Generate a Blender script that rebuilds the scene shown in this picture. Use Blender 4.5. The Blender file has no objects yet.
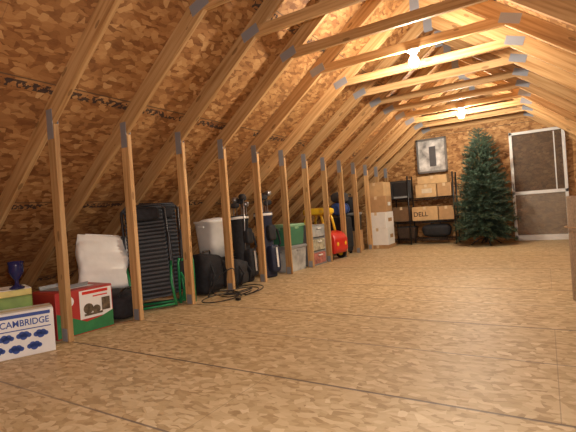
import bpy, bmesh, math, random
from mathutils import Vector, Matrix, Euler, noise
random.seed(7)
S=bpy.context.scene
try:
    S.view_settings.view_transform='Standard'
except Exception: pass
COL=S.collection
PI=math.pi
# ------------------------------------------------------------------ nodes
def newmat(name):
    m=bpy.data.materials.new(name); m.use_nodes=True
    nt=m.node_tree; b=nt.nodes['Principled BSDF']
    return m,nt,b
def nd(nt,t,**k):
    n=nt.nodes.new(t)
    for a,v in k.items(): setattr(n,a,v)
    return n
def mth(nt,op,a,b=None,clamp=False):
    n=nt.nodes.new('ShaderNodeMath'); n.operation=op; n.use_clamp=clamp
    for i,v in enumerate((a,b)):
        if v is None: continue
        if isinstance(v,(int,float)): n.inputs[i].default_value=v
        else: nt.links.new(v,n.inputs[i])
    return n.outputs[0]
def mixc(nt,fac,a,b):
    n=nt.nodes.new('ShaderNodeMix'); n.data_type='RGBA'
    for idx,v in ((0,fac),(6,a),(7,b)):
        if isinstance(v,(int,float)): n.inputs[idx].default_value=v
        elif isinstance(v,tuple): n.inputs[idx].default_value=(*v[:3],1)
        else: nt.links.new(v,n.inputs[idx])
    return n.outputs[2]
def ramp(nt,fac,stops):
    n=nt.nodes.new('ShaderNodeValToRGB'); e=n.color_ramp.elements
    while len(e)<len(stops): e.new(0.5)
    for i,(p,c) in enumerate(stops):
        e[i].position=p; e[i].color=(*c,1)
    nt.links.new(fac,n.inputs[0]); return n.outputs[0]
def mat(name,c,rough=.6,metal=0,var=.12,scale=12,bump=0,emit=0,alpha=1,coord='Object',spec=None):
    m,nt,b=newmat(name)
    tc=nd(nt,'ShaderNodeTexCoord'); n=nd(nt,'ShaderNodeTexNoise')
    n.inputs['Scale'].default_value=scale; n.inputs['Detail'].default_value=4
    nt.links.new(tc.outputs[coord],n.inputs['Vector'])
    d=tuple(x*(1-var) for x in c); l=tuple(min(1,x*(1+var)) for x in c)
    o=ramp(nt,n.outputs['Fac'],[(.3,d),(.7,l)])
    nt.links.new(o,b.inputs['Base Color'])
    b.inputs['Roughness'].default_value=rough; b.inputs['Metallic'].default_value=metal
    if spec is not None: b.inputs['Specular IOR Level'].default_value=spec
    if bump:
        bp=nd(nt,'ShaderNodeBump'); bp.inputs['Strength'].default_value=bump; bp.inputs['Distance'].default_value=.01
        nt.links.new(n.outputs['Fac'],bp.inputs['Height']); nt.links.new(bp.outputs[0],b.inputs['Normal'])
    if emit:
        b.inputs['Emission Color'].default_value=(*c,1); b.inputs['Emission Strength'].default_value=emit
    if alpha<1: b.inputs['Alpha'].default_value=alpha
    return m
def osb(name,stops,fx=8,fy=27,seam=None,rough=.65,stamp=False,nail=False,worn=0,blotch=.9):
    m,nt,b=newmat(name); L=nt.links
    tc=nd(nt,'ShaderNodeTexCoord'); uv=tc.outputs['UV']
    wn=nd(nt,'ShaderNodeTexNoise'); wn.inputs['Scale'].default_value=14; wn.inputs['Detail'].default_value=2; L.new(uv,wn.inputs['Vector'])
    wv_=nd(nt,'ShaderNodeVectorMath',operation='SCALE'); L.new(wn.outputs['Color'],wv_.inputs[0]); wv_.inputs['Scale'].default_value=.035
    wa=nd(nt,'ShaderNodeVectorMath',operation='ADD'); L.new(uv,wa.inputs[0]); L.new(wv_.outputs[0],wa.inputs[1])
    cur=None
    for k,ang in enumerate((.15,1.25,2.25,-.6,.75)):
        mp=nd(nt,'ShaderNodeMapping'); mp.inputs['Rotation'].default_value=(0,0,ang)
        mp.inputs['Location'].default_value=(k*3.7,k*1.9,0)
        mp.inputs['Scale'].default_value=(fx*(1+.12*k),fy*(1-.1*k),1)
        L.new(wa.outputs[0],mp.inputs['Vector'])
        v=nd(nt,'ShaderNodeTexVoronoi'); v.voronoi_dimensions='2D'; v.inputs['Scale'].default_value=1
        L.new(mp.outputs[0],v.inputs['Vector'])
        sp=nd(nt,'ShaderNodeSeparateColor'); L.new(v.outputs['Color'],sp.inputs[0])
        cur=sp.outputs[0] if cur is None else mth(nt,'MAXIMUM',mth(nt,'MULTIPLY',cur,.985),sp.outputs[0])
    # map max-of-5 distribution back to a spread
    val=mth(nt,'POWER',cur,4.6)
    mp=nd(nt,'ShaderNodeMapping'); mp.inputs['Scale'].default_value=(30,110,1); L.new(uv,mp.inputs['Vector'])
    n=nd(nt,'ShaderNodeTexNoise'); n.inputs['Scale'].default_value=1; n.inputs['Detail'].default_value=3; L.new(mp.outputs[0],n.inputs['Vector'])
    val=mth(nt,'ADD',mth(nt,'MULTIPLY',val,.78),mth(nt,'MULTIPLY',n.outputs['Fac'],.22))
    col=ramp(nt,val,stops)
    nb=nd(nt,'ShaderNodeTexNoise'); nb.inputs['Scale'].default_value=1.3; nb.inputs['Detail'].default_value=3; L.new(uv,nb.inputs['Vector'])
    col=mixc(nt,mth(nt,'MULTIPLY',mth(nt,'SUBTRACT',nb.outputs['Fac'],.4,True),blotch),col,tuple(x*.72 for x in stops[-1][1]))
    if worn: col=mixc(nt,worn,col,stops[-2][1])
    s=nd(nt,'ShaderNodeSeparateXYZ'); L.new(uv,s.inputs[0]); U,V=s.outputs[0],s.outputs[1]
    if seam:
        pu,pv,off=seam   # sheet length along U, width along V
        vv=mth(nt,'ADD',mth(nt,'DIVIDE',V,pv),off)
        row=mth(nt,'FLOOR',vv); fv=mth(nt,'FRACT',vv)
        uu=mth(nt,'ADD',mth(nt,'DIVIDE',U,pu),mth(nt,'MULTIPLY',row,.5)); fu=mth(nt,'FRACT',uu)
        wv=.011/pv; wu=.004/pu
        mk=mth(nt,'MAXIMUM',mth(nt,'LESS_THAN',fv,wv),mth(nt,'MULTIPLY',mth(nt,'LESS_THAN',fu,wu),.5))
        col=mixc(nt,mth(nt,'MULTIPLY',mk,.8),col,(.09,.06,.04))
        if nail:
            fn=mth(nt,'FRACT',mth(nt,'DIVIDE',mth(nt,'SUBTRACT',V,1.39),.61))
            band=mth(nt,'LESS_THAN',mth(nt,'ABSOLUTE',mth(nt,'SUBTRACT',fn,.5)),.009)
            n2=nd(nt,'ShaderNodeTexNoise'); n2.inputs['Scale'].default_value=1.7; L.new(uv,n2.inputs['Vector'])
            col=mixc(nt,mth(nt,'MULTIPLY',band,mth(nt,'MULTIPLY',n2.outputs['Fac'],1.2),True),col,(.14,.11,.10))
        if stamp:
            sb=mth(nt,'MULTIPLY',mth(nt,'GREATER_THAN',fv,.935),mth(nt,'LESS_THAN',fv,.985))
            mp=nd(nt,'ShaderNodeMapping'); mp.inputs['Scale'].default_value=(30,26,1); L.new(uv,mp.inputs['Vector'])
            n3=nd(nt,'ShaderNodeTexNoise'); n3.inputs['Scale'].default_value=1; n3.inputs['Detail'].default_value=2; L.new(mp.outputs[0],n3.inputs['Vector'])
            n4=nd(nt,'ShaderNodeTexNoise'); n4.inputs['Scale'].default_value=2.1; n4.inputs['Detail'].default_value=0; L.new(uv,n4.inputs['Vector'])
            k=mth(nt,'MULTIPLY',sb,mth(nt,'MULTIPLY',mth(nt,'GREATER_THAN',n3.outputs['Fac'],.49),mth(nt,'GREATER_THAN',n4.outputs['Fac'],.45)))
            col=mixc(nt,mth(nt,'MULTIPLY',k,.9),col,(.03,.025,.03))
    L.new(col,b.inputs['Base Color']); b.inputs['Roughness'].default_value=rough
    b.inputs['Specular IOR Level'].default_value=.3
    bp=nd(nt,'ShaderNodeBump'); bp.inputs['Strength'].default_value=.35; bp.inputs['Distance'].default_value=.004
    L.new(val,bp.inputs['Height']); L.new(bp.outputs[0],b.inputs['Normal'])
    return m
def wood(name,a,c2,dark):
    m,nt,b=newmat(name); L=nt.links
    tc=nd(nt,'ShaderNodeTexCoord'); oi=nd(nt,'ShaderNodeObjectInfo')
    ad=nd(nt,'ShaderNodeVectorMath',operation='ADD'); L.new(tc.outputs['Object'],ad.inputs[0])
    cm=nd(nt,'ShaderNodeCombineXYZ'); r=mth(nt,'MULTIPLY',oi.outputs['Random'],37.0)
    for i in range(3): L.new(r,cm.inputs[i])
    L.new(cm.outputs[0],ad.inputs[1])
    mp=nd(nt,'ShaderNodeMapping'); mp.inputs['Scale'].default_value=(1.6,38,38); L.new(ad.outputs[0],mp.inputs['Vector'])
    n=nd(nt,'ShaderNodeTexNoise'); n.inputs['Scale'].default_value=1; n.inputs['Detail'].default_value=5; L.new(mp.outputs[0],n.inputs['Vector'])
    col=ramp(nt,n.outputs['Fac'],[(.3,dark),(.5,a),(.72,c2)])
    mp2=nd(nt,'ShaderNodeMapping'); mp2.inputs['Scale'].default_value=(3.2,9,9); L.new(ad.outputs[0],mp2.inputs['Vector'])
    v=nd(nt,'ShaderNodeTexVoronoi'); v.inputs['Scale'].default_value=1; L.new(mp2.outputs[0],v.inputs['Vector'])
    k=mth(nt,'MULTIPLY',mth(nt,'LESS_THAN',v.outputs['Distance'],.13),.6)
    col=mixc(nt,k,col,tuple(x*.45 for x in dark))
    f=mth(nt,'ADD',mth(nt,'MULTIPLY',oi.outputs['Random'],.35),.76)
    hs=nd(nt,'ShaderNodeHueSaturation'); L.new(col,hs.inputs['Color']); L.new(f,hs.inputs['Value'])
    L.new(hs.outputs[0],b.inputs['Base Color']); b.inputs['Roughness'].default_value=.6; b.inputs['Specular IOR Level'].default_value=.3
    return m
def platemat():
    m,nt,b=newmat('galvanised_plate'); L=nt.links
    tc=nd(nt,'ShaderNodeTexCoord'); mp=nd(nt,'ShaderNodeMapping'); mp.inputs['Scale'].default_value=(70,70,70)
    L.new(tc.outputs['Object'],mp.inputs['Vector'])
    v=nd(nt,'ShaderNodeTexVoronoi'); v.inputs['Scale'].default_value=1; v.inputs['Randomness'].default_value=.1; L.new(mp.outputs[0],v.inputs['Vector'])
    col=ramp(nt,v.outputs['Distance'],[(.2,(.07,.08,.10)),(.42,(.30,.32,.37))])
    L.new(col,b.inputs['Base Color']); b.inputs['Metallic'].default_value=.35; b.inputs['Roughness'].default_value=.45
    return m
# ------------------------------------------------------------------ mesh builder
class M:
    def __init__(s): s.bm=bmesh.new()
    def _fin(s,verts,mi,sm):
        fs=set()
        for v in verts:
            for f in v.link_faces: fs.add(f)
        for f in fs: f.material_index=mi; f.smooth=sm
    def box(s,c,d,rot=(0,0,0),mi=0,bev=0,seg=2):
        mx=Matrix.Translation(c)@Euler(rot).to_matrix().to_4x4()@Matrix.Diagonal((*d,1))
        r=bmesh.ops.create_cube(s.bm,size=1,matrix=mx); vs=r['verts']
        if bev:
            es=list({e for v in vs for e in v.link_edges})
            q=bmesh.ops.bevel(s.bm,geom=es,offset=bev,segments=seg,profile=.5,affect='EDGES')
            vs=q['verts']
        s._fin(vs,mi,False); return s
    def rings(s,R,mi=0,sm=True,caps=True,closed=False):
        bm=s.bm; VV=[[bm.verts.new(p) for p in r] for r in R]; n=len(R[0])
        pairs=list(zip(VV,VV[1:]))+([(VV[-1],VV[0])] if closed else [])
        for a,b in pairs:
            for i in range(n):
                j=(i+1)%n
                try:
                    f=bm.faces.new((a[i],a[j],b[j],b[i])); f.material_index=mi; f.smooth=sm
                except Exception: pass
        if caps and not closed:
            for r,rv in ((VV[0],True),(VV[-1],False)):
                f=bm.faces.new(r[::-1] if rv else r); f.material_index=mi
        return s
    def tube(s,P,r,seg=8,mi=0,closed=False,sm=True):
        P=[Vector(p) for p in P]; R=[]; n=len(P)
        rr=r if isinstance(r,(list,tuple)) else [r]*n
        prev=None
        for i,p in enumerate(P):
            if closed: t=(P[(i+1)%n]-P[i-1])
            else: t=P[min(i+1,n-1)]-P[max(i-1,0)]
            t.normalize()
            if prev is None:
                up=Vector((0,0,1)) if abs(t.z)<.9 else Vector((1,0,0))
                a=t.cross(up).normalized()
            else:
                a=(prev-t*prev.dot(t)).normalized()
            prev=a; b=t.cross(a)
            R.append([p+(a*math.cos(k*2*PI/seg)+b*math.sin(k*2*PI/seg))*rr[i] for k in range(seg)])
        return s.rings(R,mi,sm,True,closed)
    def cyl(s,p0,p1,r0,r1=None,seg=16,mi=0,sm=True):
        return s.tube([p0,p1],[r0,r0 if r1 is None else r1],seg,mi,sm=sm)
    def lathe(s,prof,c=(0,0,0),seg=24,mi=0,sm=True):
        c=Vector(c)
        R=[[c+Vector((r*math.cos(k*2*PI/seg),r*math.sin(k*2*PI/seg),z)) for k in range(seg)] for r,z in prof]
        return s.rings(R,mi,sm)
    def blob(s,c,d,e=.5,e2=None,nz=.0,fr=4,seed=0,nu=28,nv=18,mi=0,sm=True,rot=(0,0,0)):
        e2=e if e2 is None else e2
        c=Vector(c); R=[]; sp=lambda x,p: math.copysign(abs(x)**p,x); E=Euler(rot).to_matrix()
        for j in range(nv+1):
            v=-PI/2+PI*(j+.02)/(nv+.04); ring=[]
            for i in range(nu):
                u=2*PI*i/nu
                p=Vector((sp(math.cos(v),e)*sp(math.cos(u),e2)*d[0]/2,sp(math.cos(v),e)*sp(math.sin(u),e2)*d[1]/2,sp(math.sin(v),e)*d[2]/2))
                if nz:
                    q=noise.noise(p*fr+Vector((seed*7.1,seed*3.3,0)))+.5*noise.noise(p*fr*2.3+Vector((0,seed*5,1)))
                    p+=p.normalized()*q*nz
                ring.append(c+E@p)
            R.append(ring)
        return s.rings(R,mi,sm)
    def prism(s,poly,y0,y1,mi=0,bev=0,axis='Y',sm=False):
        def P(a,b,y): return (a,y,b) if axis=='Y' else ((y,a,b) if axis=='X' else (a,b,y))
        A=[s.bm.verts.new(P(a,b,y0)) for a,b in poly]; B=[s.bm.verts.new(P(a,b,y1)) for a,b in poly]
        n=len(poly); fs=[s.bm.faces.new(A),s.bm.faces.new(B[::-1])]
        for i in range(n): fs.append(s.bm.faces.new((A[i],B[i],B[(i+1)%n],A[(i+1)%n])))
        for f in fs: f.material_index=mi; f.smooth=sm
        if bev:
            es=list({e for f in fs for e in f.edges})
            q=bmesh.ops.bevel(s.bm,geom=es,offset=bev,segments=3,profile=.5,affect='EDGES')
            for f in q['faces']: f.material_index=mi; f.smooth=sm
        return s
    def obj(s,name,mats,parent=None,loc=(0,0,0),rot=(0,0,0),label=None,**kw):
        bmesh.ops.recalc_face_normals(s.bm,faces=s.bm.faces[:])
        me=bpy.data.meshes.new(name); s.bm.to_mesh(me); s.bm.free()
        return ob(name,me,mats,parent,loc,rot,label,**kw)
def ob(name,me,mats,parent=None,loc=(0,0,0),rot=(0,0,0),label=None,**kw):
    if mats is not None:
        for m in (mats if isinstance(mats,(list,tuple)) else [mats]): me.materials.append(m)
    o=bpy.data.objects.new(name,me); COL.objects.link(o)
    o.location=loc; o.rotation_euler=rot
    if parent: o.parent=parent
    if label: o['label']=label
    for k,v in kw.items(): o[k]=v
    return o
def thing(name,label,cat,loc=(0,0,0),rot=(0,0,0),group=None):
    e=bpy.data.objects.new(name,None); COL.objects.link(e); e.empty_display_size=.1
    e.location=loc; e.rotation_euler=rot; e['label']=label; e['category']=cat
    if group: e['group']=group
    return e
def text(s,size,loc,rot,m,parent,name='lettering',ext=.001,sx=1):
    cu=bpy.data.curves.new('txt','FONT'); cu.body=s; cu.size=size; cu.extrude=ext; cu.align_x='CENTER'; cu.align_y='CENTER'
    cu.offset=size*.012
    t=bpy.data.objects.new('txt',cu); COL.objects.link(t)
    bpy.context.view_layer.update()
    me=bpy.data.meshes.new_from_object(t.evaluated_get(bpy.context.evaluated_depsgraph_get()))
    bpy.data.objects.remove(t); me.materials.clear()
    o=ob(name,me,m,parent,loc,rot); o.scale=(sx,1,1); return o
FX=(PI/2,0,PI/2)   # text on +X face
FY=(PI/2,0,0)      # text on -Y face
# ------------------------------------------------------------------ parameters
F,YAW,PIT,ROLL,H=419.65,.5511,-.0034,.0707,.7903
XP,ZT,Y1,SL,ZTI,XR,LW=-2.9494,1.6264,1.6952,.7781,2.3335,-.1526,9.045
SP=.61; XL=XP+(ZTI-ZT)/SL; XC=(XL+XR)/2; ZR=ZTI+(XC-XL)*SL; XPR=2*XC-XP
ANG=math.atan(SL); RD=.14; OFF=RD/2/math.cos(ANG)
# ------------------------------------------------------------------ materials
m_roof=osb('roof_osb',[(.05,(.15,.055,.017)),(.3,(.275,.12,.041)),(.55,(.38,.185,.067)),(.8,(.50,.28,.115)),(1,(.66,.43,.21))],13,38,seam=(2.44,1.22,.0),stamp=True,blotch=.4)
m_wall=osb('gable_osb',[(.05,(.16,.062,.02)),(.3,(.31,.145,.05)),(.55,(.43,.22,.082)),(.8,(.56,.325,.135)),(1,(.70,.46,.22))],12,36,seam=(1.22,2.44,.1),blotch=.4)
m_floor=osb('floor_osb',[(.05,(.32,.21,.10)),(.3,(.475,.34,.18)),(.55,(.56,.42,.24)),(.8,(.64,.50,.305)),(1,(.76,.635,.43))],18,50,seam=(2.44,1.22,.611),rough=.5,nail=True,worn=.0,blotch=.6)
m_wood=wood('truss_pine',(.56,.335,.145),(.68,.45,.23),(.37,.19,.07))
m_plate=platemat()
m_card=mat('cardboard',(.42,.25,.12),.8,var=.1)
m_card2=mat('cardboard_light',(.55,.36,.18),.8,var=.1)
m_tape=mat('parcel_tape',(.62,.48,.30),.3,var=.05)
m_white=mat('white_plastic',(.78,.78,.76),.4,var=.05)
m_whitecard=mat('white_carton',(.78,.78,.77),.55,var=.04)
m_blue=mat('blue_ink',(.02,.06,.30),.5,var=.05)
m_black=mat('black_plastic',(.012,.012,.014),.4,var=.3)
m_blackcloth=mat('black_fabric',(.014,.015,.02),.8,var=.4,scale=30,bump=.3)
m_red=mat('red_plastic',(.62,.03,.02),.3,var=.06)
m_redcard=mat('red_carton',(.42,.035,.03),.45,var=.08)
m_green=mat('green_ink',(.03,.20,.07),.5,var=.15)
m_yellow=mat('yellow_plastic',(.85,.55,.03),.35,var=.05)
m_steel=mat('galvanised_steel',(.4,.4,.42),.35,metal=.9,var=.1)
m_grey=mat('grey_plastic',(.25,.26,.27),.5,var=.08)
# ------------------------------------------------------------------ structure
def plane(name,polys,m):
    vs=[];fs=[];uvs=[]
    for pts,uv in polys:
        b=len(vs); vs+=pts; fs.append(list(range(b,b+len(pts)))); uvs+=uv
    me=bpy.data.meshes.new(name); me.from_pydata(vs,[],fs); ul=me.uv_layers.new(name='UVMap')
    for i,l in enumerate(me.loops): ul.data[i].uv=uvs[l.vertex_index]
    return ob(name,me,m,kind='structure')
Y0=-1.4; xe=(ZR+OFF)/SL
def slope(sgn):
    d=math.hypot(xe,xe*SL)
    so=.734
    pts=[(XC,Y0,ZR+OFF),(XC,LW+.02,ZR+OFF),(XC+sgn*xe,LW+.02,0),(XC+sgn*xe,Y0,0)]
    return pts,[(Y0,d+so),(LW,d+so),(LW,so),(Y0,so)]
plane('ceiling',[slope(-1),slope(1)],m_roof)
plane('floor',[([(XC-xe,Y0,0),(XC+xe,Y0,0),(XC+xe,LW+.02,0),(XC-xe,LW+.02,0)],[(XC-xe,Y0),(XC+xe,Y0),(XC+xe,LW+.02),(XC-xe,LW+.02)])],m_floor)
for nm,yy in (('wall_far',LW),('wall_near',Y0)):
    plane(nm,[([(XC-xe,yy,0),(XC+xe,yy,0),(XC,yy,ZR+OFF)],[(XC-xe,0),(XC+xe,0),(XC,ZR+OFF)])],m_wall)
# ------------------------------------------------------------------ trusses
def member(name,L,w,t):
    b=M(); b.box((0,0,0),(L,t,w),bev=.003,seg=1)
    bm=b.bm; bmesh.ops.recalc_face_normals(bm,faces=bm.faces[:]); me=bpy.data.meshes.new(name); bm.to_mesh(me); bm.free(); me.materials.append(m_wood); return me
TH=.038
zb=.10; rl=math.hypot((ZR-zb)/SL,(ZR-zb))
me_raf=member('rafter',rl,RD,TH)
pt=ZT-OFF+.01
me_post=member('post',pt,.089,TH)
me_tie=member('collar_tie',XR-XL+.02,.089,TH)
def platemesh(name,a,b):
    q=M()
    for sg in (-1,1): q.box((0,sg*(TH/2+.0015),0),(a,.003,b))
    bm=q.bm; me=bpy.data.meshes.new(name); bm.to_mesh(me); bm.free(); me.materials.append(m_plate); return me
me_p1=platemesh('plate_post',.07,.21); me_p2=platemesh('plate_tie',.17,.085); me_p3=platemesh('plate_base',.06,.09); me_p4=platemesh('plate_ridge',.10,.20)
def truss(i):
    y=Y1+i*SP
    e=thing('roof_truss','pale pine roof truss with upright posts and grey nail plates','truss',(XC,y,0),group='roof trusses along the attic')
    def a(n,me,x,z,ry):
        o=bpy.data.objects.new(n,me); COL.objects.link(o); o.parent=e; o.location=(x,0,z); o.rotation_euler=(0,ry,0)
    hx=(ZR-zb)/SL/2; hz=(ZR+zb)/2
    a('rafter',me_raf,-hx,hz,-ANG); a('rafter',me_raf,hx,hz,ANG)
    for sg in (-1,1):
        px=(XPR-XC)*sg
        a('post',me_post,px,pt/2,-PI/2)
        a('connector_plate',me_p1,px,ZT-.08,0)
        a('connector_plate',me_p3,px,.05,0)
        a('connector_plate',me_p2,(XR-XC)*sg*.985,ZTI,ANG*sg*.5)
    a('connector_plate',me_p4,0,ZR-.06,0)
    a('collar_tie',me_tie,0,ZTI,0)
for i in range(-2,13): truss(i)
# ------------------------------------------------------------------ bulbs
m_bulb=mat('lit_bulb',(1,.88,.70),.3,emit=1250,var=0)
m_porc=mat('porcelain',(.8,.8,.78),.3,var=.03)
for bx,by in ((-1.0,Y1+4*SP),(-1.06,Y1+9*SP)):
    e=thing('ceiling_bulb','lit bare bulb in a white porcelain holder under a beam','light bulb',(bx,by,ZTI-.045),group='bare bulbs on the tie beams')
    M().lathe([(.06,0),(.06,-.012),(.04,-.02),(.03,-.045),(.02,-.047)],seg=20).obj('lamp_holder',m_porc,e)
    M().lathe([(.015,-.045),(.018,-.055),(.036,-.08),(.047,-.108),(.045,-.135),(.029,-.160),(.003,-.170)],seg=24).obj('bulb',m_bulb,e)
# ------------------------------------------------------------------ cartons
def carton(name,label,loc,d,rz,mb,tape=True,cat='box',group=None,flapm=None):
    e=thing(name,label,cat,loc,(0,0,rz),group)
    sx,sy,sz=d
    M().box((0,0,(sz-.006)/2),(sx,sy,sz-.006),bev=.004,seg=2).obj('body',mb,e)
    for sg in (-1,1):
        M().box((sg*sx/4,0,sz-.003),(sx/2-.003,sy-.004,.005)).obj('flap',flapm or mb,e)
    if tape:
        q=M(); q.box((0,0,sz+.0005),(.05,sy-.002,.001)); 
        for sg in (-1,1): q.box((0,sg*(sy/2+.0005),sz-.03),(.05,.001,.06))
        q.obj('packing_tape',m_tape,e)
    return e
ra=math.radians(-23.2)
fd=Vector((math.cos(ra+PI/2),math.sin(ra+PI/2),0)); nd_=Vector((math.cos(ra),math.sin(ra),0))
c=Vector((-2.83,1.54,0))-fd*.25-nd_*.10
e=carton('lettered_carton','white cardboard carton with blue lettering and blue cloud emblems',c,(.2,.5,.29),ra,m_whitecard)
text('CAMBRIDGE',.057,(.1015,.086,.215),FX,m_blue,e,sx=.86)
q=M()
q.box((.1012,0,.264),(.001,.46,.022)); q.box((.1012,0,.174),(.001,.46,.006))
def puff(cy,cz,s):
    for dy,dz,r in ((-.035,0,.022),(-.012,.012,.026),(.018,.010,.026),(.040,-.002,.02),(0,-.008,.03)):
        q.cyl((.1005,cy+dy*s,cz+dz*s),(.1022,cy+dy*s,cz+dz*s),r*s,seg=16,sm=False)
for cy,cz in ((-.16,.13),(-.02,.13),(.075,.135),(.17,.13),(-.07,.06),(.03,.055),(.13,.06)): puff(cy,cz,.72)
q.obj('printed_emblem',m_blue,e,label='blue printed cloud emblems and stripes')
c2=c-nd_*.30-fd*.08
e=carton('packaging_box','green and yellow flat packaging box with a white lid',c2,(.34,.46,.36),ra,mat('green_yellow_card',(.20,.32,.06),.5,var=.4,scale=6),tape=False)
c2b=c-nd_*.27-fd*.04
e=carton('flat_box','flat yellow and white box on the green package',(c2b.x,c2b.y,.36),(.26,.36,.05),ra+.1,mat('yellow_card',(.70,.60,.20),.5,var=.2,scale=8),tape=False,flapm=m_whitecard)
m_cob=mat('cobalt_glass',(.012,.016,.09),.1,var=.1)
e=thing('blue_vase','dark cobalt blue glass vase standing on the flat box','vase',(-3.14,1.475,.41))
M().lathe([(.045,0),(.046,.012),(.015,.03),(.012,.06),(.03,.085),(.048,.12),(.045,.16),(.052,.19),(.047,.19),(.04,.16),(.04,.12),(.002,.09)],seg=28).obj('vase_body',m_cob,e)
# product carton
e=carton('product_carton','red, green and white printed appliance carton behind the post',(-3.19,1.90,0),(.33,.45,.34),-.04,m_redcard,tape=False)
q=M(); q.box((.1655,.085,.215),(.001,.265,.215)); q.obj('printed_panel',m_whitecard,e,label='white printed picture panel')
M().box((-.02,.02,.3408),(.18,.22,.001)).obj('printed_panel',m_whitecard,e,label='white printed panel on the lid')
q=M(); q.prism([(-.222,.008),(.222,.008),(.222,.135),(.12,.10),(.0,.085),(-.222,.19)],.1650,.1668,axis='X'); q.obj('printed_panel',m_green,e,label='green printed wedge')
q=M()
for cy,cz,r in ((.02,.18,.04),(.085,.165,.032)): q.cyl((.165,cy,cz),(.1675,cy,cz),r,seg=24,sm=False)
q.box((.1672,.165,.195),(.001,.07,.10)); q.box((.1672,.06,.135),(.001,.15,.016))
q.obj('printed_picture',mat('picture_ink',(.12,.09,.06),.4,var=.6,scale=30),e,label='dark appliance pictured on the carton')
q=M(); q.box((.1668,.08,.302),(.001,.21,.022)); q.box((.1668,.12,.268),(.001,.12,.010)); q.obj('printed_stripe',m_red,e)
q=M(); q.cyl((.1655,-.13,.26),(.1672,-.13,.26),.04,seg=24,sm=False); q.obj('printed_badge',m_whitecard,e)
e=thing('plastic_lid','grey plastic tray lying on the red carton','tray',(-3.24,1.86,.342),(0,0,.2))
M().prism([(-.1,0),(.1,0),(.115,.03),(.108,.03),(.095,.006),(-.095,.006),(-.108,.03),(-.115,.03)],-.13,.13).obj('tray_body',m_grey,e)
# duffel + white bag
e=thing('duffel_bag','black fabric duffel bag on the floor beneath a white bag','bag',(-3.22,2.30,0))
M().blob((0,0,.12),(.42,.34,.23),.5,.6,.012,6,1).obj('bag_body',m_blackcloth,e)
M().tube([(.17,.10*math.cos(t),.20+.07*math.sin(t)) for t in [PI*k/10 for k in range(11)]],.009,6).obj('handle',m_black,e)
e=thing('white_bag','flat white plastic bag leaning above the black duffel','bag',(-3.36,2.30,.25),(-.14,-.32,-.2))
q=M(); R=[]
for j in range(33):
    z=-.5+j/32; th=(max(0,1-abs(2*z)**5))**.5; ring=[]
    for i in range(40):
        a=2*PI*i/40; cy=math.copysign(abs(math.cos(a))**.22,math.cos(a)); cx=math.copysign(abs(math.sin(a))**.8,math.sin(a))
        p=Vector((cx*.045*th+.003*cx,cy*(.225+.01*math.sin(z*9)),z*.50)); k=noise.noise(p*8+Vector((3,1,2)))*.022+noise.noise(p*19)*.009
        p.x+=k*(1 if cx>=0 else -1)*(.3+th); ring.append(p+Vector((0,0,.25)))
    R.append(ring)
q.rings(R); q.obj('bag_body',mat('white_bag_plastic',(.80,.80,.78),.35,var=.05,bump=.4,scale=9),e)
M().prism([(.0,.02),(.004,.02),(.006,.05),(.0,.05)],-.15,.15).obj('bag_seam',m_whitecard,e,loc=(0,0,.455))
# folded loungers
m_mesh=mat('charcoal_mesh',(.05,.055,.065),.6,var=.2,scale=60)
m_meshd=mat('charcoal_gap',(.012,.012,.014),.7,var=.2,scale=60)
m_frame=mat('dark_tube',(.05,.05,.055),.3,metal=.5)
m_greenp=mat('green_tube',(.02,.26,.09),.35)
def lounger(loc,rot,mf,mm,hh,w,lab,grp=None,mf2=None):
    e=thing('folded_lounger',lab,'folding chair',loc,rot,grp)
    for sg,nm in ((-1,'frame'),(1,'frame')):
        q=M(); y=sg*.03
        P=[(-w/2,y,.0),(-w/2,y,hh-.05),(-w/2+.05,y,hh),(w/2-.05,y,hh),(w/2,y,hh-.05),(w/2,y,0),(w/2-.03,y,.02),(-w/2+.03,y,.02)]
        q.tube(P,.012,8,closed=True); q.cyl((-w/2,y,hh*.45),(w/2,y,hh*.45),.009,seg=8); q.obj(nm,mf,e)
    def bow(z): return -.03-.05*math.sin(PI*(z-.1)/(hh-.13))-.012*math.sin(4*PI*(z-.1)/(hh-.13))
    q=M(); n=24; sl=(hh-.13)/n
    for k in range(n):
        z=.1+(hh-.13)*k/(n-1)
        q.box((0,bow(z)-.012,z),(w-.05,.016,sl*.62),bev=.005,seg=1)
    q.obj('sling',mm,e)
    q=M(); R=[]
    for k in range(n):
        z=.1+(hh-.13)*k/(n-1); y=bow(z)-.004
        R.append([Vector((-w/2+.03,y-.002,z)),Vector((w/2-.03,y-.002,z)),Vector((w/2-.03,y+.002,z)),Vector((-w/2+.03,y+.002,z))])
    q.rings(R,sm=False); q.obj('sling_backing',m_meshd,e)
    for sg in (-1,1):
        M().box((sg*(w/2+.012),-.01,hh*.55),(.028,.05,.34),rot=(.12,0,0),bev=.01).obj('armrest',m_black,e)
        M().tube([(sg*(w/2+.0),-.07,.0),(sg*(w/2-.02),-.10,.22),(sg*(w/2),-.04,.42)],.012,8).obj('leg',mf2 or mf,e)
    M().tube([(-w/2,-.07,.012),(w/2,-.07,.012)],.011,8).obj('foot_rail',mf2 or mf,e)
    M().blob((0,-.085,hh-.10),(w*.75,.07,.13),.5).obj('headrest',m_blackcloth,e)
    return e
yw=math.atan2(.75,.66)
lounger((-3.17,2.66,0),(-.20,-.05,yw),m_frame,m_mesh,.99,.40,'folded reclining lounger with charcoal ribbed sling, leaning back','folded loungers',m_greenp)
lounger((-3.27,2.86,0),(-.16,0,yw+.05),m_frame,m_mesh,1.0,.42,'folded lounger with green legs, standing behind another lounger','folded loungers',m_greenp)
e=thing('folding_chair','folded camping chair with green tube frame against the post','folding chair',(-3.05,2.975,0),(-.08,0,yw-.1))
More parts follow.
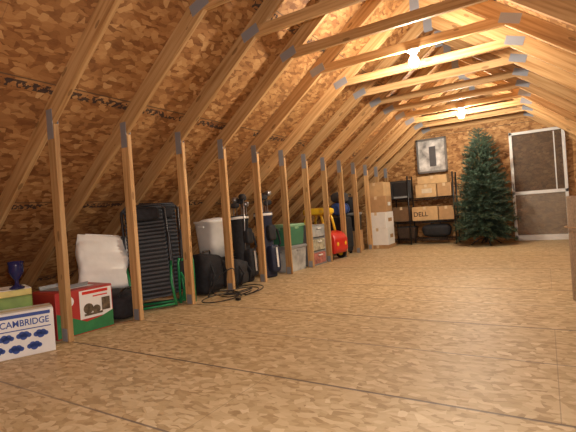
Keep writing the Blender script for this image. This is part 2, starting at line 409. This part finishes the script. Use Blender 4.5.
for sg in (-1,1):
    M().tube([(sg*.07,0,0),(sg*.07,0,.40),(sg*.06,0,.44)],.012,8).obj('leg',m_greenp,e)
    M().tube([(sg*.07,-.03,.0),(-sg*.05,-.03,.3)],.011,8).obj('leg',m_greenp,e)
M().tube([(-.07,0,.04),(.07,0,.04)],.010,8).obj('rail',m_greenp,e)
M().box((0,.02,.27),(.12,.02,.28),bev=.008).obj('seat',m_blackcloth,e)
# chest & white bin
e=thing('storage_chest','black plastic storage chest under a white tub','chest',(-3.62,3.98,0))
M().box((0,0,.14),(.46,.62,.28),bev=.02).obj('body',m_black,e)
M().box((0,0,.305),(.49,.65,.05),bev=.015).obj('lid',m_black,e)
M().box((.24,0,.24),(.02,.08,.05),bev=.005).obj('latch',m_grey,e)
e=thing('white_tub','white plastic laundry tub with rolled rim on the black chest','tub',(-3.56,4.0,.33))
M().rings([[Vector((sx*a,sy*a,z)) for sx,sy in [(math.copysign(abs(math.cos(t))**.5,math.cos(t))*.17,math.copysign(abs(math.sin(t))**.5,math.sin(t))*.22) for t in [2*PI*k/32 for k in range(32)]]] for i,(a,z) in enumerate([(.82,0),(.9,.2),(1,.42),(1.06,.43),(1.06,.45),(.98,.45),(.88,.2),(.8,.02)])]).obj('tub_body',m_white,e)
for sg in (-1,1): M().box((.0,sg*.235,.38),(.1,.02,.03),bev=.008).obj('handle',m_white,e)
M().blob((0,0,.42),(.3,.4,.12),.6,.7,.03,7,4).obj('lining',mat('white_cloth',(.7,.7,.72),.8),e,label='white cloth heaped in the tub')
# black bags
for k,(x,y,z,a,b_,h,lab,nm) in enumerate([(-3.18,3.40,0,.32,.34,.42,'black nylon backpack slumped upright','backpack'),(-3.15,3.80,0,.32,.32,.30,'black crumpled gear bag on the floor','gear_bag')]):
    e=thing(nm,lab,'bag',(x,y,z),(0,0,.2*k))
    M().blob((0,0,h/2+.01),(a,b_,h),.55,.6,.035,7,10+k,32,20).obj('bag_body',m_blackcloth,e)
    M().blob((a*.36,0,h*.36),(a*.35,b_*.7,h*.45),.5,.5,.01,8,5).obj('pocket',m_blackcloth,e)
    M().tube([(.02,-.06,h-.03),(.02,-.05,h+.04),(.02,.05,h+.04),(.02,.06,h-.03)],.008,6).obj('handle',m_black,e)
    for sg in (-1,1): M().tube([(a*.42,sg*.09,h*.85),(a*.62,sg*.10,h*.55),(a*.5,sg*.11,h*.12)],.012,6).obj('strap',m_blackcloth,e)
# power cord
e=thing('power_cord','loose black electrical cable in tangled loops by the bags','cable',(-2.76,3.36,0))
P=[]
for k in range(220):
    t=k/219; a=t*10*PI; g=.19+.07*math.sin(t*17+1)
    P.append((.07*math.sin(t*13)+.16*math.cos(a)*(.75+.3*math.sin(t*9)),.20*math.sin(t*6.5)+g*math.sin(a),.009+.05*abs(math.sin(a*.5+t*4))*(.3+.7*math.sin(t*8)**2)))
M().tube(P,.006,6).obj('cable_loop',m_black,e)
P=[(-.20-.02*math.sin(k*.5)+.10*math.sin(PI*k/18),-.20+.028*k,.01+.26*math.sin(PI*k/18)) for k in range(19)]
M().tube(P,.006,6).obj('cable_arc',m_black,e)
P=[(-.27+.06*k/16,.16-.10*math.sin(PI*k/16)-.02*k,.34*(1-k/16)**1.6+.008) for k in range(17)]
M().tube(P,.006,6).obj('cable_end',m_black,e)
M().box((.19,-.20,.014),(.05,.03,.026),bev=.005).obj('plug',m_black,e)
# golf bags
m_navy=mat('navy_fabric',(.014,.020,.05),.6,var=.3,scale=20)
m_sock=mat('head_cover_knit',(.03,.03,.035),.9,var=.3,scale=40)
def golf(loc,rot,mb,h,r,lab,nclub,seed):
    e=thing('golf_bag',lab,'golf bag',loc,rot,'golf bags')
    M().lathe([(r*.9,0),(r,.02),(r,.06),(r*.92,.08),(r*.9,h*.6),(r*.98,h-.08),(r*1.08,h-.06),(r*1.08,h),(r*.95,h),(r*.9,h-.08),(.01,h-.1)],seg=28).obj('bag_body',mb,e)
    M().blob((r*.95,0,h*.28),(.12,.17,h*.42),.4,.4).obj('pocket',mb,e)
    M().blob((r*.9,.0,h*.68),(.09,.14,h*.24),.4,.4).obj('pocket',m_blackcloth,e)
    M().lathe([(r*1.085,h-.045),(r*1.1,h-.04),(r*1.1,h-.02),(r*1.085,h-.015)],seg=28).obj('trim_band',m_white,e,label='white trim band at the top')
    M().box((r+.062,0,h*.30),(.004,.03,h*.3)).obj('piping',m_white,e,label='white vertical piping')
    M().tube([(-.02,r*.95,h*.85),(.08,r*1.5,h*.7),(.1,r*1.6,h*.5),(.02,r*.98,h*.32)],.014,6).obj('strap',m_blackcloth,e)
    rnd=random.Random(seed); R=Euler(rot).to_matrix()
    for k in range(nclub):
        a=k*2*PI/nclub+.3; x=r*.6*math.cos(a); y=r*.6*math.sin(a); L=h+.10+.13*rnd.random()
        p=Vector(loc)+R@Vector((x,y,.0))
        c=thing('golf_club','golf club with dark head standing in the golf bag','golf club',p,(rot[0],rot[1],rnd.random()*6.28),'clubs in the golf bags')
        M().cyl((0,0,.12),(0,0,L),.006,seg=8).obj('shaft',m_steel,c)
        M().blob((.03,0,L+.015),(.11,.075,.07),.7,.8).obj('club_head',m_sock if k%3 else m_steel,c)
golf((-3.22,4.13,0),(0,-.05,.1),m_blackcloth,.82,.115,'black golf bag with side pockets and white trim, clubs inside',6,1)
golf((-3.12,4.50,0),(0,-.04,-.1),m_navy,.84,.115,'navy blue golf bag with side pockets and white trim, clubs inside',6,2)
# totes
def tote(name,lab,loc,d,mb,ml,rz=0,grp=None):
    e=thing(name,lab,'storage tote',loc,(0,0,rz),grp); sx,sy,sz=d
    R=[]
    for a,z in ((.86,0),(.88,.01),(.97,sz-.05)):
        R.append([Vector((a*sx/2*x,a*sy/2*y,z)) for x,y in ((-1,-.9),(-.9,-1),(.9,-1),(1,-.9),(1,.9),(.9,1),(-.9,1),(-1,.9))])
    M().rings(R,sm=False).obj('body',mb,e)
    M().box((0,0,sz-.025),(sx,sy,.045),bev=.012).obj('lid',ml,e)
    for sg in (-1,1): M().box((0,sg*sy*.475,sz*.78),(.12,.03,.03),bev=.008).obj('handle',ml,e)
    M().box((sx*.47,0,sz*.8),(.03,.1,.03),bev=.006).obj('latch',ml,e)
    return e
m_clear=mat('frosted_plastic',(.42,.44,.44),.25,var=.35,scale=7)
m_gtote=mat('green_plastic',(.05,.19,.11),.4,var=.08)
tote('grey_tote','frosted grey storage tote with dark lid under a green tote',(-3.16,5.06,0),(.38,.50,.36),m_clear,m_grey)
tote('green_tote','green plastic storage tote on top of a frosted tote',(-3.17,5.06,.36),(.38,.48,.30),m_gtote,mat('pale_green_lid',(.22,.42,.25),.4))
# drawer unit
e=thing('drawer_unit','frosted plastic drawer tower holding colourful clutter','drawer unit',(-3.14,5.66,0))
q=M()
for y in (-.21,.21): q.box((0,y,.30),(.36,.02,.60),bev=.004)
for z in (.01,.2,.4,.6): q.box((0,0,z),(.36,.42,.018),bev=.003)
q.box((-.17,0,.3),(.01,.40,.58)); q.obj('body',m_grey,e)
for k,mm in enumerate((mat('drawer_red',(.38,.14,.12),.35,var=.5,scale=18),mat('drawer_mix',(.42,.40,.30),.35,var=.5,scale=18),m_clear)):
    d=M().box((.02,0,.105+.2*k),(.33,.39,.165),bev=.01).obj('drawer',mm,e)
    M().box((.176,0,.05),(.02,.12,.02),bev=.005).obj('handle',m_white,d,loc=(.02,0,.1+.2*k))
# toy car
e=thing('toy_car','red and yellow plastic ride-on toy car for toddlers','toy car',(-3.22,6.30,0),(0,0,-.12))
side=[(-.36,.10),(.33,.10),(.37,.16),(.37,.34),(.30,.44),(.14,.48),(.10,.36),(.06,.26),(-.12,.26),(-.16,.36),(-.20,.46),(-.33,.46),(-.37,.34)]
M().prism(side,-.2,.2,bev=.03,sm=True).obj('car_body',m_red,e)
q=M()
for x,y in ((.16,-.16),(.16,.16),(-.27,-.16),(-.27,.16)): q.tube([(x,y,.42),(x*.8-.01,y*.95,.66),(x*.6-.02,y*.85,.78)],.022,8)
q.blob((-.05,0,.80),(.46,.42,.13),.5,.5); q.obj('roof',m_yellow,e)
for x in (-.22,.22):
    for y in (-.21,.21):
        w=M().cyl((0,-.03,0),(0,.03,0),.09,seg=24).obj('wheel',m_black,e,loc=(x,y,.09))
        M().cyl((0,-.034,0),(0,.034,0),.045,seg=16).obj('hub',m_yellow,w)
for y in (-.12,.12): M().blob((.365,y,.26),(.03,.07,.07),1).obj('headlight',m_yellow,e)
M().tube([(.08+.03*math.cos(t),.075*math.sin(t),.50+.06*math.cos(t)) for t in [2*PI*k/20 for k in range(20)]],.01,8,closed=True).obj('steering_wheel',m_black,e)
M().box((-.15,0,.28),(.2,.3,.04),bev=.015).obj('seat',m_red,e)
# suitcase + sleeping bag
e=thing('suitcase','black upright wheeled suitcase standing by the posts','suitcase',(-3.17,6.98,0))
M().box((0,0,.36),(.26,.40,.64),bev=.04,seg=3).obj('body',m_blackcloth,e)
M().box((.135,0,.30),(.03,.32,.36),bev=.012).obj('pocket',m_blackcloth,e)
for y in (-.16,.16): M().cyl((.08,y-.015,.03),(.08,y+.015,.03),.03,seg=12).obj('wheel',m_black,e)
M().tube([(0,-.08,.67),(0,-.07,.70),(0,.07,.70),(0,.08,.67)],.01,6).obj('handle',m_grey,e)
m_bluec=mat('blue_nylon',(.03,.08,.30),.5,bump=.4,scale=14)
e=thing('sleeping_bag','rolled blue nylon sleeping bag on the suitcase','sleeping bag',(-3.17,6.98,.71))
q=M(); q.tube([(0,-.22+.044*k,.115) for k in range(11)],[.06]+[.11,.115,.105,.115,.115,.105,.115,.115,.11]+[.06],18); q.obj('roll',m_bluec,e)
for y in (-.1,.1):
    M().tube([(.117*math.cos(t),y,.115+.117*math.sin(t)) for t in [2*PI*k/18 for k in range(18)]],.006,5,closed=True).obj('strap',m_black,e)
e=thing('dark_bundle','dark grey fabric bundle resting on the sleeping bag','bundle',(-3.17,6.98,.94))
M().blob((0,0,.09),(.26,.4,.18),.6,.6,.02,7,9).obj('bundle_body',mat('dark_grey_fabric',(.05,.05,.055),.8),e)
M().tube([(.13*math.cos(t),.0,.09+.095*math.sin(t)) for t in [2*PI*k/16 for k in range(16)]],.008,6,closed=True).obj('strap',m_black,e)
carton('brown_carton','brown cardboard carton among the posts',(-3.2,7.45,0),(.36,.36,.4),.05,m_card)
tote('black_tote','black storage tote on a brown carton',(-3.2,7.45,.40),(.36,.4,.34),m_black,m_grey)
e=thing('gym_bag','black gym bag slumped on top of a black tote','bag',(-3.2,7.45,.74))
M().blob((0,0,.155),(.32,.38,.30),.6,.6,.02,7,31).obj('bag_body',m_blackcloth,e)
M().tube([(.0,-.08,.28),(.02,-.06,.36),(.02,.06,.36),(.0,.08,.28)],.01,6).obj('handle',m_black,e)
# carton stack
for k,(z,d,mm,lab,rz) in enumerate([(0,(.42,.46,.07),m_card,'flat brown carton at the bottom of a stack',0),(.07,(.42,.44,.33),m_whitecard,'white carton in a tall stack beside the posts',.03),(.40,(.40,.44,.31),m_whitecard,'white carton in a tall stack beside the posts',-.03),(.71,(.40,.42,.31),m_card,'brown carton in a tall stack beside the posts',.05),(1.02,(.38,.40,.27),m_card2,'light brown carton on top of a tall stack',-.04)]):
    e=carton('stacked_carton',lab,(-2.83,8.09,z),d,rz,mm,group='cartons stacked beside the posts')
    if 0<k<4: M().box((d[0]/2+.0008,.02,d[2]*.5),(.001,.2,.07)).obj('printed_label',m_card if k<3 else m_whitecard,e); 
# wire shelf
e=thing('wire_shelf','black wire shelving unit against the gable wall','shelving unit',(-2.07,8.74,0))
XA,XB,YA,YB=-.66,.57,-.17,.17
for x in (XA,0.0-.3,XB):
    for y in (YA,YB):
        M().cyl((x,y,0),(x,y,1.0 if x==XA else 1.40),.014,seg=10).obj('upright',m_black,e)
for z in (.12,.47,.93):
    q=M()
    for y in (YA,YB):
        q.cyl((XA,y,z),(XB,y,z),.007,seg=6); q.cyl((XA,y,z-.035),(XB,y,z-.035),.006,seg=6)
    for k in range(27):
        x=XA+(XB-XA)*k/26; q.cyl((x,YA,z),(x,YB,z),.003,seg=5)
        if k<26: q.cyl((x,YA,z-.035),(x+(XB-XA)/26,YA,z),.003,seg=5)
    for x in (XA,XB): q.cyl((x,YA,z-.035),(x,YB,z-.035),.005,seg=6)
    q.obj('shelf_tier',m_black,e)
SX,SY=-2.07,8.74
# TV
e=thing('tube_television','small black tube television on the wire shelf','television',(SX-.47,SY,.94),(0,0,.15))
M().box((0,-.1,.19),(.42,.12,.38),bev=.015).obj('bezel',m_black,e)
R=[[Vector((x*a,y,.19+z*a)) for x,z in ((-.19,-.17),(.19,-.17),(.19,.17),(-.19,.17))] for a,y in ((1,-.04),(.95,.05),(.6,.16))]
M().rings(R,sm=False).obj('rear_shell',m_black,e)
M().blob((0,-.158,.21),(.34,.02,.27),.2,.2).obj('screen',mat('tv_glass',(.02,.022,.025),.1),e)
M().box((0,-.163,.04),(.3,.006,.03),bev=.002).obj('control_panel',m_grey,e)
def sc(name,lab,x,z,d,mm,txt=None,tm=None):
    e=carton(name,lab,(SX+x,SY,z+.007),d,0,mm,group='cartons on the wire shelf')
    if txt: text(txt,.13,(-.08,-d[1]/2-.001,d[2]*.45),FY,tm or m_black,e)
    return e
e=sc('shelf_carton','wide brown carton with printed label on the wire shelf',.05,.93,(.40,.30,.26),m_card2)
M().box((.02,-.151,.13),(.2,.001,.09)).obj('printed_label',mat('pale_label',(.6,.5,.36),.6),e)
sc('shelf_carton','brown carton at the end of the wire shelf',.40,.93,(.26,.30,.26),m_card)
e=carton('shelf_carton','flat light brown carton lying on other cartons',(SX+.18,SY,1.20),(.56,.30,.16),0,m_card2,group='cartons on the wire shelf')
sc('shelf_carton','brown carton with dark lettering on the wire shelf',.0,.47,(.50,.30,.28),m_card2,'DELL',m_black)
sc('shelf_carton','plain brown carton on the wire shelf',.41,.47,(.28,.30,.27),m_card)
sc('shelf_carton','dark brown carton on the wire shelf beside the lettered one',-.47,.47,(.34,.3,.3),mat('dark_card',(.16,.09,.045),.8))
e=thing('black_basket','black rounded bundle on the lowest wire shelf','bag',(SX+.18,SY,.127))
M().blob((0,0,.14),(.55,.32,.26),.6,.6,.015,6,22).obj('bag_body',m_blackcloth,e)
M().tube([(-.12,-.05,.24),(-.08,-.05,.3),(.08,-.05,.3),(.12,-.05,.24)],.01,6).obj('handle',m_black,e)
e=thing('storage_basket','dark wicker storage basket on the lowest wire shelf','basket',(SX-.40,SY,.13))
M().rings([[Vector((x*a,y*a,z)) for x,y in ((-.18,-.14),(.18,-.14),(.18,.14),(-.18,.14))] for a,z in ((.85,0),(1,.2),(1.05,.2),(1.05,.22),(.95,.22))],sm=False).obj('basket_body',mat('dark_wicker',(.05,.03,.02),.8,scale=40,var=.4),e)
M().box((0,0,.225),(.34,.26,.03),bev=.01).obj('lid',m_blackcloth,e)
# gable window covered in plastic
WX0,WX1,WZ0,WZ1,WY=-2.22,-1.66,1.46,2.13,8.96
q=M(); t=.04
for x in (WX0,WX1): q.box((x,WY,(WZ0+WZ1)/2),(t,.05,WZ1-WZ0+t),bev=.004)
for z in (WZ0,WZ1): q.box(((WX0+WX1)/2,WY,z),(WX1-WX0+t,.05,t),bev=.004)
w=q.obj('window_1',mat('window_frame_grey',(.16,.15,.145),.4),None,kind='structure')
m_foil=mat('plastic_film',(.62,.63,.65),.12,metal=.2,var=.7,scale=6,bump=1.0)
M().box(((WX0+WX1)/2,WY+.005,(WZ0+WZ1)/2),(WX1-WX0,.006,WZ1-WZ0)).obj('window_pane',m_foil,w)
M().box(((WX0+WX1)/2+.02,WY-.005,(WZ0+WZ1)/2-.02),(.13,.008,WZ1-WZ0-.26),bev=.002).obj('window_panel',mat('dark_panel',(.10,.10,.11),.3),w)
# screen door
DX0,DX1,DH,DY=-.52,.36,2.02,8.93
q=M(); fw_=.05; al=mat('white_aluminium',(.72,.72,.72),.35,var=.04)
for x in (DX0+fw_/2,DX1-fw_/2): q.box((x,DY,DH/2),(fw_,.03,DH),bev=.004)
for z,hh in ((.03,.10),(DH-.03,.05),(.88,.06)): q.box(((DX0+DX1)/2,DY,max(z,hh/2)),(DX1-DX0,.03,hh),bev=.004)
dr=q.obj('door_1',al,None,kind='structure')
def scr(name,z0,z1,a,c):
    M().box(((DX0+DX1)/2,DY,(z0+z1)/2),(DX1-DX0-.1,.003,z1-z0)).obj(name,mat(name+'_mesh',c,.6,alpha=a,var=.15),dr)
scr('door_screen',.91,DH-.055,.40,(.12,.085,.06)); scr('door_screen_panel',.08,.85,.40,(.38,.32,.26))
M().box((DX0+.03,DY-.03,1.0),(.02,.03,.12),bev=.005).obj('door_handle',m_grey,dr)
M().box((DX1-.17,DY+.0,1.43),(.018,.012,1.04)).obj('door_bar',al,dr)
# ------------------------------------------------------------------ christmas tree
m_needle=mat('fir_needles',(.045,.080,.050),.6,var=.6,scale=5,coord='Object')
TX,TY,THH=-.95,8.27,2.1
e=thing('christmas_tree','tall dark green artificial christmas tree with dense branches','christmas tree',(TX,TY,0))
M().cyl((0,0,.04),(0,0,THH-.08),.022,.008,seg=10).obj('trunk',mat('trunk_brown',(.05,.03,.02),.8),e)
q=M()
for k in range(4):
    a=k*PI/2+.4; q.tube([(0,0,.14),(.12*math.cos(a),.12*math.sin(a),.10),(.26*math.cos(a),.26*math.sin(a),.014)],.012,6)
q.cyl((0,0,.08),(0,0,.24),.03,seg=12); q.obj('tree_stand',m_black,e)
rnd=random.Random(3); vs=[];fs=[]
bq=M()
NB=560
for k in range(NB):
    t=(k+.5)/NB; h=.20+(THH-.24)*(1-(1-t)**.62) 
    u=(h-.18)/(THH-.18)
    Rm=(.53*(1-u)**.68+.045)*(.70+.38*rnd.random())*(1 if h>.4 else .75+.8*(h-.1))
    a=k*2.39996+rnd.random()*.3
    el=-.12+.75*u+rnd.uniform(-.12,.2)
    dirn=Vector((math.cos(a)*math.cos(el),math.sin(a)*math.cos(el),math.sin(el)))
    Lb=min(Rm/max(.35,math.cos(el)),THH-h+.03 if el>0 else 9)
    base=Vector((0,0,h)); n=max(4,int(Lb/.028))
    if k%2==0: bq.tube([base,base+dirn*Lb],[.005,.002],4)
    for j in range(n):
        f=(j+.6)/n
        if f<.28 and u<.9: continue
        p=base+dirn*Lb*f; p.z-=.05*f*f*(1-u)
        side=dirn.cross(Vector((0,0,1))).normalized()
        for s_ in range(7):
            dd=(dirn*rnd.uniform(.2,1.0)+side*rnd.uniform(-1,1)+Vector((0,0,rnd.uniform(-.6,.8)))).normalized()
            ln=rnd.uniform(.045,.085)*(1 if u<.85 else .7); wv=dd.cross(Vector((rnd.uniform(-1,1),rnd.uniform(-1,1),rnd.uniform(-1,1)))).normalized()*.0065
            b0=len(vs); vs+=[p-wv,p+wv,p+dd*ln]; fs.append((b0,b0+1,b0+2))
bq.obj('branches',m_needle,e,kind='stuff')
me=bpy.data.meshes.new('needles'); me.from_pydata([tuple(v) for v in vs],[],fs); ob('needles',me,m_needle,e,kind='stuff')
# ------------------------------------------------------------------ rolled carpet
e=thing('rolled_carpet','rolled grey-brown carpet standing on end on the floor','carpet roll',(.325,3.80,0))
P=[]; q=M()
for k in range(90):
    a=k*2*PI/22; r=.05+.15*k/89; P.append((r*math.cos(a),r*math.sin(a)))
th=.012
out=[(x*(1+th/math.hypot(x,y)),y*(1+th/math.hypot(x,y))) for x,y in P]
bm=q.bm
A=[[bm.verts.new((x,y,z)) for (x,y) in P] for z in (0,.78)]
B=[[bm.verts.new((x,y,z)) for (x,y) in out] for z in (0,.78)]
for i in range(len(P)-1):
    bm.faces.new((A[0][i],A[0][i+1],A[1][i+1],A[1][i])); bm.faces.new((B[0][i],B[1][i],B[1][i+1],B[0][i+1]))
    bm.faces.new((A[1][i],A[1][i+1],B[1][i+1],B[1][i]))
q.obj('carpet_pile',mat('brown_grey_carpet',(.30,.21,.14),.95,var=.25,scale=60),e)
M().tube([(.213*math.cos(t),.213*math.sin(t),.55) for t in [2*PI*k/28 for k in range(28)]],.004,5,closed=True).obj('string',m_card,e)
# ------------------------------------------------------------------ camera, light, world
cam=bpy.data.cameras.new('camera'); co=bpy.data.objects.new('camera',cam); COL.objects.link(co)
fw=Vector((-math.sin(YAW)*math.cos(PIT),math.cos(YAW)*math.cos(PIT),math.sin(PIT)))
r0=Vector((math.cos(YAW),math.sin(YAW),0)); u0=r0.cross(fw)
r=r0*math.cos(ROLL)-u0*math.sin(ROLL); u=u0*math.cos(ROLL)+r0*math.sin(ROLL)
mx=Matrix((r,u,-fw)).transposed().to_4x4(); mx.translation=(0,0,H); co.matrix_world=mx
cam.sensor_width=36; cam.lens=F/576*36; cam.clip_start=.02; S.camera=co
fl=bpy.data.lights.new('camera_flash','POINT'); fl.energy=135; fl.shadow_soft_size=.03; fl.color=(1,.97,.94)
fo=bpy.data.objects.new('camera_flash',fl); fo.location=(.05,.0,.90); COL.objects.link(fo)
w=bpy.data.worlds.new('w'); w.use_nodes=True; w.node_tree.nodes['Background'].inputs[0].default_value=(.5,.55,.6,1); w.node_tree.nodes['Background'].inputs[1].default_value=.3; S.world=w
